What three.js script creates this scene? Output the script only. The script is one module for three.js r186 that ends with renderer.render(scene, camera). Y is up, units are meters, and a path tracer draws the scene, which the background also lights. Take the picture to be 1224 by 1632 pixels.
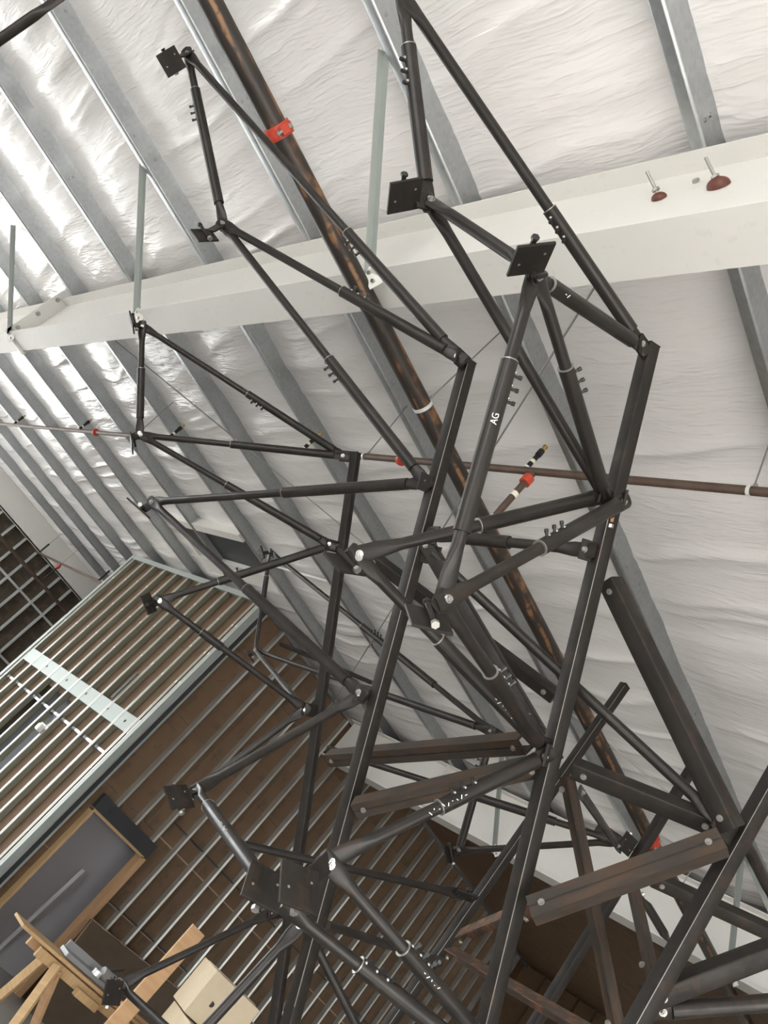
import * as THREE from 'three';
import { mergeGeometries, toCreasedNormals } from 'three/addons/utils/BufferGeometryUtils.js';
import { RoundedBoxGeometry } from 'three/addons/geometries/RoundedBoxGeometry.js';
import { FontLoader } from 'three/addons/loaders/FontLoader.js';
import { TextGeometry } from 'three/addons/geometries/TextGeometry.js';

// ---------------------------------------------------------------- camera, sky, light, exposure
const scene = new THREE.Scene();
const renderer = new THREE.WebGLRenderer({ antialias: true });
renderer.toneMapping = THREE.LinearToneMapping;
renderer.toneMappingExposure = 1.27;
renderer.shadowMap.enabled = true;

const camera = new THREE.PerspectiveCamera(60.75, 1224 / 1632, 0.05, 200);
camera.position.set(0, 2.04, 0);
{
  const right = new THREE.Vector3(0.44864, 0.62805, 0.63582);
  const up = new THREE.Vector3(-0.75650, 0.64567, -0.10399);
  const back = new THREE.Vector3(-0.47584, -0.43435, 0.76480);
  camera.quaternion.setFromRotationMatrix(new THREE.Matrix4().makeBasis(right, up, back));
}
scene.add(camera);
// bright overcast daylight outside, entering through the open roll-up doors
scene.background = new THREE.Color().setRGB(8, 8.3, 8.4);
const sun = new THREE.DirectionalLight(new THREE.Color().setRGB(1, 0.94, 0.86), 16);
sun.position.set(-8, 20, 26); sun.target.position.set(0, 0, 2);
sun.castShadow = true; sun.shadow.mapSize.set(2048, 2048);
Object.assign(sun.shadow.camera, { left: -25, right: 25, top: 25, bottom: -25, near: 1, far: 70 });
scene.add(sun, sun.target);

// ---------------------------------------------------------------- helpers
let seed = 7;
const rnd = () => { seed = (seed * 1664525 + 1013904223) >>> 0; return seed / 4294967296; };
const R = (a, b) => a + (b - a) * rnd();
const V = (a) => new THREE.Vector3(a[0], a[1], a[2]);
const v3 = (x, y, z) => new THREE.Vector3(x, y, z);
function hash(x, y, s) { let h = (x * 374761393 + y * 668265263 + s * 974711) | 0; h = Math.imul(h ^ (h >>> 13), 1274126177); return ((h ^ (h >>> 16)) >>> 0) / 4294967296; }
function vnoise(x, y, px, py, s) {           // tileable value noise
  const xi = Math.floor(x), yi = Math.floor(y), fx = x - xi, fy = y - yi, m = (a, p) => ((a % p) + p) % p;
  const u = fx * fx * (3 - 2 * fx), w = fy * fy * (3 - 2 * fy);
  const a = hash(m(xi, px), m(yi, py), s), b = hash(m(xi + 1, px), m(yi, py), s), c = hash(m(xi, px), m(yi + 1, py), s), d = hash(m(xi + 1, px), m(yi + 1, py), s);
  return a + (b - a) * u + (c - a) * w + (a - b - c + d) * u * w;
}
function fbm(u, v, fx, fy, oct, s) { let r = 0, a = 0.5, t = 0; for (let i = 0; i < oct; i++) { r += a * vnoise(u * fx, v * fy, fx, fy, s + i); t += a; a *= 0.55; fx *= 2; fy *= 2; } return r / t; }
const n1 = (x, s) => vnoise(x, 0.5, 1 << 20, 1 << 20, s);
const n2 = (x, y, s) => vnoise(x, y, 1 << 20, 1 << 20, s);
function tex(size, metres, fn, srgb = true) {
  const d = new Uint8Array(size * size * 4);
  for (let j = 0; j < size; j++) for (let i = 0; i < size; i++) {
    const c = fn(i / size, j / size), k = (j * size + i) * 4;
    for (let n = 0; n < 3; n++) { const l = Math.min(1, Math.max(0, c[n])); d[k + n] = Math.round(255 * (srgb ? (l <= 0.0031308 ? 12.92 * l : 1.055 * Math.pow(l, 1 / 2.4) - 0.055) : l)); }
    d[k + 3] = 255;
  }
  const t = new THREE.DataTexture(d, size, size, THREE.RGBAFormat);
  t.wrapS = t.wrapT = THREE.RepeatWrapping; t.magFilter = THREE.LinearFilter; t.minFilter = THREE.LinearMipmapLinearFilter; t.generateMipmaps = true;
  if (srgb) t.colorSpace = THREE.SRGBColorSpace;
  t.repeat.set(1 / metres, 1 / metres); t.needsUpdate = true; return t;
}
const mix = (a, b, t) => a.map((x, i) => x + (b[i] - x) * t);
const ss = (a, b, x) => { const t = Math.min(1, Math.max(0, (x - a) / (b - a))); return t * t * (3 - 2 * t); };
const mat = (o) => new THREE.MeshStandardMaterial(o), phys = (o) => new THREE.MeshPhysicalMaterial(o);
const rgb = (r, g, b) => new THREE.Color().setRGB(r, g, b);

// ---------------------------------------------------------------- materials
const steelTex = tex(256, 0.35, (u, v) => {
  const a = fbm(u, v, 5, 4, 4, 3), b = fbm(u, v, 24, 6, 3, 9), c = ss(0.62, 0.8, fbm(u, v, 9, 9, 3, 21));
  return mix(mix([0.0105, 0.0088, 0.0078], [0.028, 0.0235, 0.0205], a * 0.7 + b * 0.5 - 0.1), [0.045, 0.027, 0.018], c * 0.4);
});
const steelRough = tex(256, 0.35, (u, v) => { const a = 0.38 + 0.30 * fbm(u, v, 8, 5, 4, 31); return [a, a, a]; }, false);
const rustTex = tex(256, 0.4, (u, v) => {
  const a = fbm(u, v, 6, 4, 4, 5), b = ss(0.45, 0.7, fbm(u, v, 12, 3, 4, 14));
  return mix(mix([0.026, 0.021, 0.0175], [0.05, 0.041, 0.034], a), [0.085, 0.046, 0.025], b * 0.45);
});
const rustHeavyTex = tex(256, 0.4, (u, v) => {
  const a = fbm(u, v, 6, 5, 4, 6), b = ss(0.38, 0.66, fbm(u, v, 9, 4, 4, 17));
  return mix(mix([0.04, 0.03, 0.024], [0.075, 0.05, 0.034], a), [0.26, 0.10, 0.034], b * 0.7);
});
const galvTex = tex(256, 0.5, (u, v) => {
  const n = 22, cu = Math.floor(u * n), cv = Math.floor(v * n); let best = 9, id = 0;
  for (let a = -1; a <= 1; a++) for (let b = -1; b <= 1; b++) {
    const x = (cu + a + n) % n, y = (cv + b + n) % n, dx = u * n - (cu + a + hash(x, y, 1)), dy = v * n - (cv + b + hash(x, y, 2)), d = dx * dx + dy * dy;
    if (d < best) { best = d; id = hash(x, y, 3); }
  }
  const k = 0.37 + 0.05 * id + 0.08 * fbm(u, v, 4, 4, 3, 8); return [k * 0.96, k, k * 1.02];
});
const galvRough = tex(128, 0.5, (u, v) => { const a = 0.30 + 0.2 * fbm(u, v, 7, 7, 3, 40); return [a, a, a]; }, false);
const pipeTex = tex(512, 1.4, (u, v) => {      // u around, v along: black mill varnish scraped off in long rusty streaks
  const st = ss(0.46, 0.53, fbm(u + 0.02 * fbm(u, v, 3, 7, 2, 77), v, 15, 1, 3, 12) * 0.8 + 0.2 * fbm(u, v, 40, 12, 2, 3)), sp = ss(0.5, 0.7, fbm(u, v, 30, 30, 3, 19));
  return mix(mix([0.022, 0.018, 0.016], [0.05, 0.038, 0.03], fbm(u, v, 16, 6, 3, 2)), [0.27, 0.135, 0.06], Math.max(0, st * (1 - 0.75 * sp)) * 0.8);
});
const branchTex = tex(128, 0.6, (u, v) => mix([0.07, 0.045, 0.035], [0.13, 0.085, 0.06], fbm(u, v, 4, 10, 4, 15)));
const vinylTex = tex(256, 1.5, (u, v) => { const k = 0.80 + 0.05 * fbm(u, v, 3, 3, 4, 25); return [k, k * 0.966, k * 0.955]; });
const vinylBump = tex(512, 1.2, (u, v) => {   // fine creases that run across the blanket
  const w = v * 1.0 + 0.05 * fbm(u, v, 3, 3, 2, 50), r = 1 - Math.abs(2 * fbm(w - Math.floor(w), u, 14, 3, 4, 51) - 1), q = 1 - Math.abs(2 * fbm(w - Math.floor(w), u, 40, 4, 3, 57) - 1);
  const k = 0.65 * Math.pow(r, 3) + 0.35 * Math.pow(q, 3); return [k, k, k];
}, false);
const paintTex = tex(256, 1.3, (u, v) => { const k = 0.70 + 0.04 * fbm(u, v, 4, 4, 4, 60), s = ss(0.72, 0.8, fbm(u, v, 30, 30, 3, 64)); return mix([k, k * 0.975, k * 0.93], [0.6, 0.56, 0.5], s * 0.25); });
const brownTex = tex(256, 1.2, (u, v) => { const a = fbm(u, v, 4, 6, 4, 70), b = ss(0.62, 0.75, fbm(u, v, 10, 8, 3, 75)); return mix(mix([0.125, 0.076, 0.043], [0.165, 0.103, 0.06], a), [0.09, 0.056, 0.033], b * 0.5); });
const darkWoolTex = tex(256, 1.0, (u, v) => { const a = fbm(u, v, 7, 7, 4, 80), b = ss(0.5, 0.75, fbm(u, v, 12, 12, 4, 83)); return mix([0.045, 0.035, 0.026], [0.12, 0.09, 0.065], a * 0.6 + b * 0.5); });
const woodTex = tex(256, 0.5, (u, v) => { const g = fbm(u, v, 26, 2, 4, 90), k = fbm(u, v, 5, 2, 3, 95); return mix([0.42, 0.26, 0.12], [0.62, 0.43, 0.23], 0.6 * g + 0.4 * k); });
const rawWoodTex = tex(256, 0.6, (u, v) => { const g = fbm(u, v, 22, 2, 4, 98); return mix([0.46, 0.27, 0.14], [0.60, 0.38, 0.21], g); });
const cardTex = tex(128, 0.7, (u, v) => { const g = fbm(u, v, 6, 5, 4, 101); return mix([0.58, 0.47, 0.32], [0.68, 0.57, 0.41], g); });
const boardTex = tex(128, 0.9, (u, v) => mix([0.105, 0.072, 0.048], [0.135, 0.097, 0.066], fbm(u, v, 9, 9, 4, 104)));
const concTex = tex(256, 2.5, (u, v) => { const k = 0.36 + 0.10 * fbm(u, v, 5, 5, 5, 110); return [k, k * 0.98, k * 0.94]; });

const M = {
  steel: phys({ map: steelTex, roughnessMap: steelRough, roughness: 1, metalness: 0.05, specularIntensity: 0.4 }),
  pipe: phys({ map: steelTex, roughnessMap: steelRough, roughness: 0.8, metalness: 0.1, specularIntensity: 0.6 }),
  rust: phys({ map: rustTex, roughness: 0.62, metalness: 0.05, specularIntensity: 0.45 }),
  rustDark: phys({ map: rustTex, roughness: 0.7, specularIntensity: 0.4 }),
  rustHeavy: mat({ map: rustHeavyTex, roughness: 0.75, metalness: 0.1 }),
  bareSteelAndGlint: mat({ color: rgb(0.29, 0.27, 0.25), roughness: 0.4, metalness: 0.6 }),  // bare steel tone; also colours the modelled highlights on column corners
  zinc: mat({ color: rgb(0.42, 0.41, 0.39), roughness: 0.36, metalness: 0.85 }),
  black: mat({ color: rgb(0.02, 0.02, 0.02), roughness: 0.4, metalness: 0.3 }),
  tab: mat({ color: rgb(0.30, 0.17, 0.065), roughness: 0.6, metalness: 0.2 }),
  galv: mat({ map: galvTex, roughnessMap: galvRough, roughness: 0.9, metalness: 0.88 }),
  galvOlive: mat({ color: rgb(0.30, 0.285, 0.22), roughness: 0.5, metalness: 0.3 }),
  galvDull: mat({ color: rgb(0.36, 0.39, 0.37), roughness: 0.6, metalness: 0.25 }),
  galvBright: mat({ color: rgb(0.78, 0.80, 0.79), roughness: 0.3, metalness: 0.4 }),
  vinyl: new THREE.MeshPhysicalMaterial({ map: vinylTex, bumpMap: vinylBump, bumpScale: 0.005, roughness: 0.2, metalness: 0, specularIntensity: 1, ior: 1.6, side: THREE.DoubleSide }),
  paint: mat({ map: paintTex, roughness: 0.5 }),
  main: mat({ map: pipeTex, roughness: 0.45, metalness: 0.2 }),
  branch: mat({ map: branchTex, roughness: 0.55, metalness: 0.2 }),
  red: mat({ color: rgb(0.50, 0.055, 0.028), roughness: 0.45 }),
  tape: mat({ color: rgb(0.78, 0.72, 0.6), roughness: 0.7 }),
  brass: mat({ color: rgb(0.5, 0.36, 0.14), roughness: 0.3, metalness: 0.8 }),
  brown: mat({ map: brownTex, roughness: 0.8 }),
  brownStud: mat({ color: rgb(0.13, 0.092, 0.057), roughness: 0.6, metalness: 0.2 }),
  wool: mat({ map: darkWoolTex, bumpMap: darkWoolTex, bumpScale: 0.03, roughness: 0.95 }),
  wood: mat({ map: woodTex, roughness: 0.7 }),
  rawWood: mat({ map: rawWoodTex, roughness: 0.7 }),
  card: mat({ map: cardTex, roughness: 0.8 }),
  board: mat({ map: boardTex, roughness: 0.6 }),
  boardEdge: mat({ color: rgb(0.42, 0.30, 0.22), roughness: 0.8 }),
  conc: mat({ map: concTex, roughness: 0.5 }),
  white: mat({ color: rgb(0.78, 0.78, 0.76), roughness: 0.7 }),
  galvStud: mat({ color: rgb(0.74, 0.76, 0.76), roughness: 0.33, metalness: 0.85 }),
  darkGrey: mat({ color: rgb(0.075, 0.075, 0.08), roughness: 0.6 }),
  doorGrey: mat({ color: rgb(0.42, 0.405, 0.42), roughness: 0.6 }),
  wall: mat({ color: rgb(0.30, 0.29, 0.275), roughness: 0.7 }),
  grey: mat({ color: rgb(0.27, 0.265, 0.27), roughness: 0.55 }),
  charcoal: mat({ color: rgb(0.035, 0.036, 0.04), roughness: 0.6 }),
  dark: mat({ color: rgb(0.03, 0.03, 0.03), roughness: 0.8 }),
  wash: mat({ color: rgb(0.13, 0.04, 0.025), roughness: 0.5 }),
  chalk: mat({ color: rgb(0.75, 0.74, 0.7), roughness: 0.9 }),
  rope: mat({ color: rgb(0.3, 0.3, 0.29), roughness: 0.5, metalness: 0.6 }),
};

// ---------------------------------------------------------------- geometry helpers
function metric(g, k = 0) {                   // box-mapped uv in metres
  g = g.index ? g.toNonIndexed() : g; const p = g.attributes.position, uv = new Float32Array(p.count * 2), A = v3(), B = v3(), Cc = v3();
  const sp = new THREE.Vector3(); new THREE.Box3().setFromBufferAttribute(p).getSize(sp);
  for (let i = 0; i < p.count; i += 3) {
    A.fromBufferAttribute(p, i); B.fromBufferAttribute(p, i + 1).sub(A); Cc.fromBufferAttribute(p, i + 2).sub(A); B.cross(Cc);
    const ax = Math.abs(B.x), ay = Math.abs(B.y), az = Math.abs(B.z);
    for (let n = 0; n < 3; n++) {
      const x = p.getX(i + n), y = p.getY(i + n), z = p.getZ(i + n); let u, v;
      if (ax >= ay && ax >= az) { u = z; v = y; } else if (ay >= az) { u = x; v = z; } else { u = x; v = y; }
      uv[(i + n) * 2] = u + k; uv[(i + n) * 2 + 1] = v + k * 0.7;
    }
  }
  g.setAttribute('uv', new THREE.BufferAttribute(uv, 2)); for (const a of Object.keys(g.attributes)) if (!['position', 'normal', 'uv'].includes(a)) g.deleteAttribute(a);
  return g;
}
const boxG = (x0, x1, y0, y1, z0, z1) => { const g = metric(new THREE.BoxGeometry(x1 - x0, y1 - y0, z1 - z0)); return g.translate((x0 + x1) / 2, (y0 + y1) / 2, (z0 + z1) / 2); };
function obox(c, u, v, w, h, t, bevel = 0) {   // box with its own axes
  const n = u.clone().cross(v).normalize(), g = metric(bevel ? new RoundedBoxGeometry(w, h, t, 1, bevel) : new THREE.BoxGeometry(w, h, t), c.x * 3 + c.y);
  return g.applyMatrix4(new THREE.Matrix4().makeBasis(u.clone().normalize(), n.clone().cross(u).normalize(), n).setPosition(c));
}
function frameFor(d, hint) { const u = hint.clone().addScaledVector(d, -hint.dot(d)).normalize(); return [u, d.clone().cross(u).normalize()]; }
function loft(a, d, u, w, rings, k = 0) {      // rings: {s: metres along, pts: [[u, v], ...]}, closed at both ends
  const pos = [], uv = [], P = rings.map((r) => r.pts.map(([x, y]) => v3().copy(a).addScaledVector(d, r.s).addScaledVector(u, x).addScaledVector(w, y)));
  const per = rings.map((r) => { const o = [0]; r.pts.forEach((p, i) => { const q = r.pts[(i + 1) % r.pts.length]; o.push(o[i] + Math.hypot(p[0] - q[0], p[1] - q[1])); }); return o; });
  const push = (p, x, y) => { pos.push(p.x, p.y, p.z); uv.push(x + k, y + k * 1.7); };
  for (let r = 0; r + 1 < rings.length; r++) for (let i = 0, n = P[r].length; i < n; i++) {
    const j = (i + 1) % n, s0 = rings[r].s, s1 = rings[r + 1].s;
    push(P[r][i], per[r][i], s0); push(P[r][j], per[r][i + 1], s0); push(P[r + 1][j], per[r + 1][i + 1], s1);
    push(P[r][i], per[r][i], s0); push(P[r + 1][j], per[r + 1][i + 1], s1); push(P[r + 1][i], per[r + 1][i], s1);
  }
  for (const [r, f] of [[0, 1], [rings.length - 1, 0]]) {
    const tri = THREE.ShapeUtils.triangulateShape(rings[r].pts.map((p) => new THREE.Vector2(p[0], p[1])), []);
    for (const t of tri) for (const i of f ? [t[2], t[1], t[0]] : t) push(P[r][i], rings[r].pts[i][0], rings[r].pts[i][1]);
  }
  const g = new THREE.BufferGeometry(); g.setAttribute('position', new THREE.Float32BufferAttribute(pos, 3)); g.setAttribute('uv', new THREE.Float32BufferAttribute(uv, 2));
  g.computeVertexNormals(); return toCreasedNormals(g, 0.62);
}
const circ = (r, n = 14) => Array.from({ length: n }, (_, i) => [r * Math.cos(2 * Math.PI * i / n), r * Math.sin(2 * Math.PI * i / n)]);
function rrect(w, h, r, n = 3) { const o = []; [[1, 1, 0], [-1, 1, 1], [-1, -1, 2], [1, -1, 3]].forEach(([sx, sy, q]) => { for (let i = 0; i <= n; i++) { const a = (q + i / n) * Math.PI / 2; o.push([sx * (w / 2 - r) + r * Math.cos(a), sy * (h / 2 - r) + r * Math.sin(a)]); } }); return o; }
function rod(a, b, r, n = 10, k = 0) { const d = b.clone().sub(a), L = d.length(); d.normalize(); const [u, w] = frameFor(d, Math.abs(d.y) > 0.9 ? v3(1, 0, 0) : v3(0, 1, 0)); return loft(a, d, u, w, [{ s: 0, pts: circ(r, n) }, { s: L, pts: circ(r, n) }], k); }
function hex(c, d, r, t) { d = d.clone().normalize(); const [u, w] = frameFor(d, Math.abs(d.y) > 0.9 ? v3(1, 0, 0) : v3(0, 1, 0)); return loft(c, d, u, w, [{ s: 0, pts: circ(r, 6) }, { s: t, pts: circ(r, 6) }]); }
function ringG(c, d, r0, r1, t, n = 20) {      // washer, collar or pipe clamp
  d = d.clone().normalize(); const [u, w] = frameFor(d, Math.abs(d.y) > 0.9 ? v3(1, 0, 0) : v3(0, 1, 0));
  const s = new THREE.Shape(); s.absarc(0, 0, r1, 0, Math.PI * 2); const h = new THREE.Path(); h.absarc(0, 0, r0, 0, Math.PI * 2, true); s.holes.push(h);
  const g = metric(new THREE.ExtrudeGeometry(s, { depth: t, bevelEnabled: false, curveSegments: n })); return g.applyMatrix4(new THREE.Matrix4().makeBasis(u, w, d).setPosition(c));
}
function pathX(outline, x0, x1) { return loft(v3(x0, 0, 0), v3(1, 0, 0), v3(0, 0, -1).negate(), v3(0, 1, 0).negate().negate(), [{ s: 0, pts: outline.map(([z, y]) => [z, y]) }, { s: x1 - x0, pts: outline }]); }
function shell(path, t) {                      // sheet metal: centre line to closed outline
  const off = (s) => path.map((p, i) => { const a = path[Math.max(0, i - 1)], b = path[Math.min(path.length - 1, i + 1)], dx = b[0] - a[0], dy = b[1] - a[1], l = Math.hypot(dx, dy); return [p[0] - s * dy / l * t / 2, p[1] + s * dx / l * t / 2]; });
  return [...off(1), ...off(-1).reverse()];
}
const arc = (cx, cy, r, a0, a1, n = 3) => Array.from({ length: n + 1 }, (_, i) => { const a = (a0 + (a1 - a0) * i / n) * Math.PI / 180; return [cx + r * Math.cos(a), cy + r * Math.sin(a)]; });

const baseOf = new WeakMap(), taken = {};
const numbered = (n) => { taken[n] = (taken[n] ?? -1) + 1; return taken[n] ? n + '_' + String(taken[n]).padStart(3, '0') : n; };
function tag(o, label, category, group, kind) { if (label) o.userData.label = label; if (category) o.userData.category = category; if (group) o.userData.group = group; if (kind) o.userData.kind = kind; return o; }
function shade(o) { o.castShadow = o.receiveShadow = true; return o; }
function thing(name, label, category, base, group, kind) {
  const o = new THREE.Group(); o.name = numbered(name); o.position.copy(base); scene.add(o); baseOf.set(o, base.clone()); return tag(o, label, category, group, kind);
}
function part(name, g, m, parent, label) {
  const b = baseOf.get(parent); const o = shade(new THREE.Mesh(g.translate(-b.x, -b.y, -b.z), m)); o.name = name; parent.add(o); baseOf.set(o, b); if (label) o.userData.label = label; return o;
}
function shared(name, g, m, parent, pos) { const b = baseOf.get(parent), o = shade(new THREE.Mesh(g, m)); o.name = name; o.position.copy(pos).sub(b); parent.add(o); baseOf.set(o, b); return o; }   // geometry used many times
function solo(name, g, m, label, category, group, kind) {
  g.computeBoundingBox(); const bb = g.boundingBox, c = v3((bb.min.x + bb.max.x) / 2, bb.min.y, (bb.min.z + bb.max.z) / 2);
  const o = shade(new THREE.Mesh(g.translate(-c.x, -c.y, -c.z), m)); o.name = numbered(name); o.position.copy(c); scene.add(o); baseOf.set(o, c); return tag(o, label, category, group, kind);
}
const struct = (name, g, m, label) => solo(name, g, m, label, 'structure', null, 'structure');
const merge = (l) => mergeGeometries(l.map((g) => (g.index ? g.toNonIndexed() : g)));

// ---------------------------------------------------------------- the shell of the building
const YP = 5.634, X0 = -6.4, X1 = 16.6, ZF = -20.9, ZN = 4.5;
struct('floor', boxG(X0 - 0.2, X1 + 0.2, -0.2, 0, ZF - 0.2, ZN + 0.2), M.conc, 'grey concrete floor slab of the hall');
struct('ground_outside', merge([boxG(X0 - 0.2, 50, -0.3, -0.05, ZN + 0.2, 40), boxG(-50, X0 - 0.2, -0.3, -0.05, -60, 40), boxG(X0 - 0.2, 50, -0.3, -0.05, -60, ZF - 0.2)]), M.conc, 'pale concrete yard outside the doors');
struct('wall_near', merge([boxG(X0 - 0.2, -2, 0, 6.4, ZN, ZN + 0.2), boxG(3.8, X1 + 0.2, 0, 6.4, ZN, ZN + 0.2), boxG(-2, 3.8, 3.6, 6.4, ZN, ZN + 0.2)]), M.wall, 'pale side wall behind the camera with a wide doorway added for daylight');  // unseen doorway added to bring more daylight under the roof
struct('wall_left', merge([boxG(X0 - 0.2, X0, 0, 6.4, ZF, -19), boxG(X0 - 0.2, X0, 0, 6.4, -12.5, -3), boxG(X0 - 0.2, X0, 0, 6.4, 3.5, ZN), boxG(X0 - 0.2, X0, 4.6, 6.4, -3, 3.5), boxG(X0 - 0.2, X0, 4.6, 6.4, -19, -12.5)]), M.wall, 'pale end wall with two wide open doorways, one added for light');  // the farther opening is added to light the partition across the hall
const wallRight = thing('wall_right', 'brown boarded end wall with studs beyond the far rafter', 'wall', v3(X1, 0, -4), null, 'structure');
part('boards', merge([boxG(X1, X1 + 0.2, 0, 6.4, ZF, -7.5), boxG(X1, X1 + 0.2, 0, 6.4, -1, ZN), boxG(X1, X1 + 0.2, 4.9, 6.4, -7.5, -1)]), M.brown, wallRight);
{ const g = boxG(-0.09, 0, 0, YP, -0.02, 0.02); for (let z = -10.2; z < -7.6; z += 0.4064) shared('stud', g, M.brownStud, wallRight, v3(X1, 0, z)); }
// white room added to soften the end doorway light, open to the yard on one side
struct('wall_added_annex', merge([boxG(X1 + 4, X1 + 4.2, 0, 5.4, -8, 6.5), boxG(X1 + 0.2, X1 + 4.2, 0, 5.4, -8.2, -8), boxG(X1 + 0.2, X1 + 4.2, 5.2, 5.4, -8, 6.5), boxG(X1 + 0.2, X1 + 4.2, -0.2, 0, -8, 6.5)]), M.white, 'unseen white room added beyond the end wall doorway to soften its light');

// roof: deck and the wrinkled white insulation facing between the purlins
const zP = (k) => -(2.275 + 1.524 * k);        // far edge of purlin k
const ceiling = thing('ceiling', 'white vinyl faced roof insulation hanging in wrinkled bays', 'ceiling', v3(0, YP + 0.1, -7), null, 'structure');
for (let x = 9.1; x < X1; x += 1.22) for (let z = -10.55; z < ZN; z += 2.44) part('soffit_board', boxG(x, Math.min(x + 1.212, X1), YP - 0.035, YP - 0.015, z, Math.min(z + 2.432, ZN)), M.brown, ceiling, 'dark brown board under the roof beyond the far rafter');
part('roof_deck', boxG(X0 - 0.2, X1 + 0.2, YP + 0.42, YP + 0.55, ZF - 0.2, ZN + 0.2), M.wall, ceiling);
function facing(k) {
  const z0 = zP(k) + 0.068, z1 = Math.min(zP(k - 1) + 0.068, ZN), xs = [];
  for (let x = X0; x < -2.2; x += 0.2) xs.push(x); for (let x = -2.2; x < 11; x += 0.022) xs.push(x); for (let x = 11; x <= X1 + 0.05; x += 0.1) xs.push(x);
  const nz = 18, pos = [], uv = [], idx = [], s = k * 31 + 200;
  const ridge = (q, s2) => { const a = 1 - Math.abs(2 * n1(q, s2) - 1); return a * a * a; };
  for (const x of xs) for (let j = 0; j <= nz; j++) {
    const t = j / nz, z = z0 + (z1 - z0) * t, mid = Math.sin(Math.PI * t), edge = Math.pow(Math.abs(2 * t - 1), 1.5);
    const skew = 0.20 * (t - 0.5) + 0.10 * (n2(x * 1.3, t * 2.2, s) - 0.5) * mid * 2, q = x + skew;
    let h = 0.030 * (ridge(q * 2.1, s + 1) - 0.35) * (0.5 + n2(x * 0.9, t * 1.5, s + 2)) + 0.024 * (ridge(q * 5.3 + 3, s + 3) - 0.3) * (0.2 + 1.4 * n2(x * 2, t * 1.6, s + 4));
    h += 0.008 * (ridge((q + 0.3 * skew) * 11, s + 5) - 0.3) * (0.3 + edge + 0.5 * n2(x * 4, t * 5, s + 6));
    h += 0.016 * (n2(x * 0.55, t * 1.2, s + 7) - 0.5) * mid;
    pos.push(x, YP + 0.165 - 0.045 * Math.pow(mid, 0.8) - h * (0.35 + 0.65 * mid), z); uv.push(z, x);
  }
  const w = nz + 1;
  for (let i = 0; i + 1 < xs.length; i++) for (let j = 0; j < nz; j++) { const a = i * w + j; idx.push(a, a + w, a + 1, a + 1, a + w, a + w + 1); }
  const g = new THREE.BufferGeometry(); g.setAttribute('position', new THREE.Float32BufferAttribute(pos, 3)); g.setAttribute('uv', new THREE.Float32BufferAttribute(uv, 2)); g.setIndex(idx); g.computeVertexNormals();
  part('insulation_panel', g, M.vinyl, ceiling);
}
for (let k = -6; k <= 12; k++) facing(k);

// Z purlins, one long rolled section each
const zOutline = shell([[-0.068, 0.022], ...arc(-0.062, 0.006, 0.006, 180, 270), ...arc(-0.013, 0.013, 0.013, 270, 360, 6), ...arc(0.007, 0.193, 0.007, 180, 90), [0.06, 0.2]], 0.0028);
const ordinal = ['first', 'second', 'third', 'fourth', 'fifth', 'sixth', 'seventh', 'eighth', 'ninth', 'tenth', 'eleventh', 'twelfth', 'thirteenth', 'fourteenth', 'fifteenth', 'sixteenth', 'seventeenth', 'eighteenth'];
const purlinG = metric(pathX(zOutline, X0, X1));
const boltG = merge([hex(v3(0, 0, 0), v3(0, 0, 1), 0.009, 0.008), ringG(v3(0, 0, -0.001), v3(0, 0, 1), 0.002, 0.013, 0.003, 10)]);
function purlin(z, label, bolts) {
  const t = thing('roof_purlin', label, 'purlin', v3(0, YP, z), 'galvanized roof purlins');
  shared('section', purlinG, M.galv, t, v3(X0, YP, z));
  for (const [x, y] of bolts) shared('bolt', boltG, M.zinc, t, v3(x, YP + y, z + 0.002));
  return t;
}
for (let k = -3; k <= 11; k++) {
  const b = []; for (const x of [-1.0, 0.15, 1.15, 1.4, 2.4, 4.1, 5.6]) { b.push([x + 0.06 * (k % 3), 0.05], [x + 0.06 * (k % 3) + (k % 2 ? 0.22 : 0), 0.10]); }
  if (k === 6) for (const x of [1.62, 1.75, 3.2, 3.33]) b.push([x, 0.04], [x, 0.09], [x + 0.05, 0.065]);
  purlin(zP(k) + 0.068, `galvanized steel roof purlin, ${ordinal[11 - k]} from the eave strut along the far wall`, b);
}
{ // the brownish deeper channel beside the seventh purlin
  const o = shell([[-0.07, 0.025], ...arc(-0.063, 0.007, 0.007, 180, 270), ...arc(-0.007, 0.007, 0.007, 270, 360), [0, 0.19]], 0.003);
  solo('roof_channel', metric(pathX(o, X0, 6.2)).translate(X0, YP + 0.002, -12.22), M.galv, 'extra galvanized channel running close beside a roof purlin near the partition', 'purlin');
  solo('lapped_purlin', metric(pathX(o, X0, 6.15)).translate(X0, YP - 0.012, -10.06), M.galv, 'second purlin lapped against a roof purlin next to the roof hatch', 'purlin');
}
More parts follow.
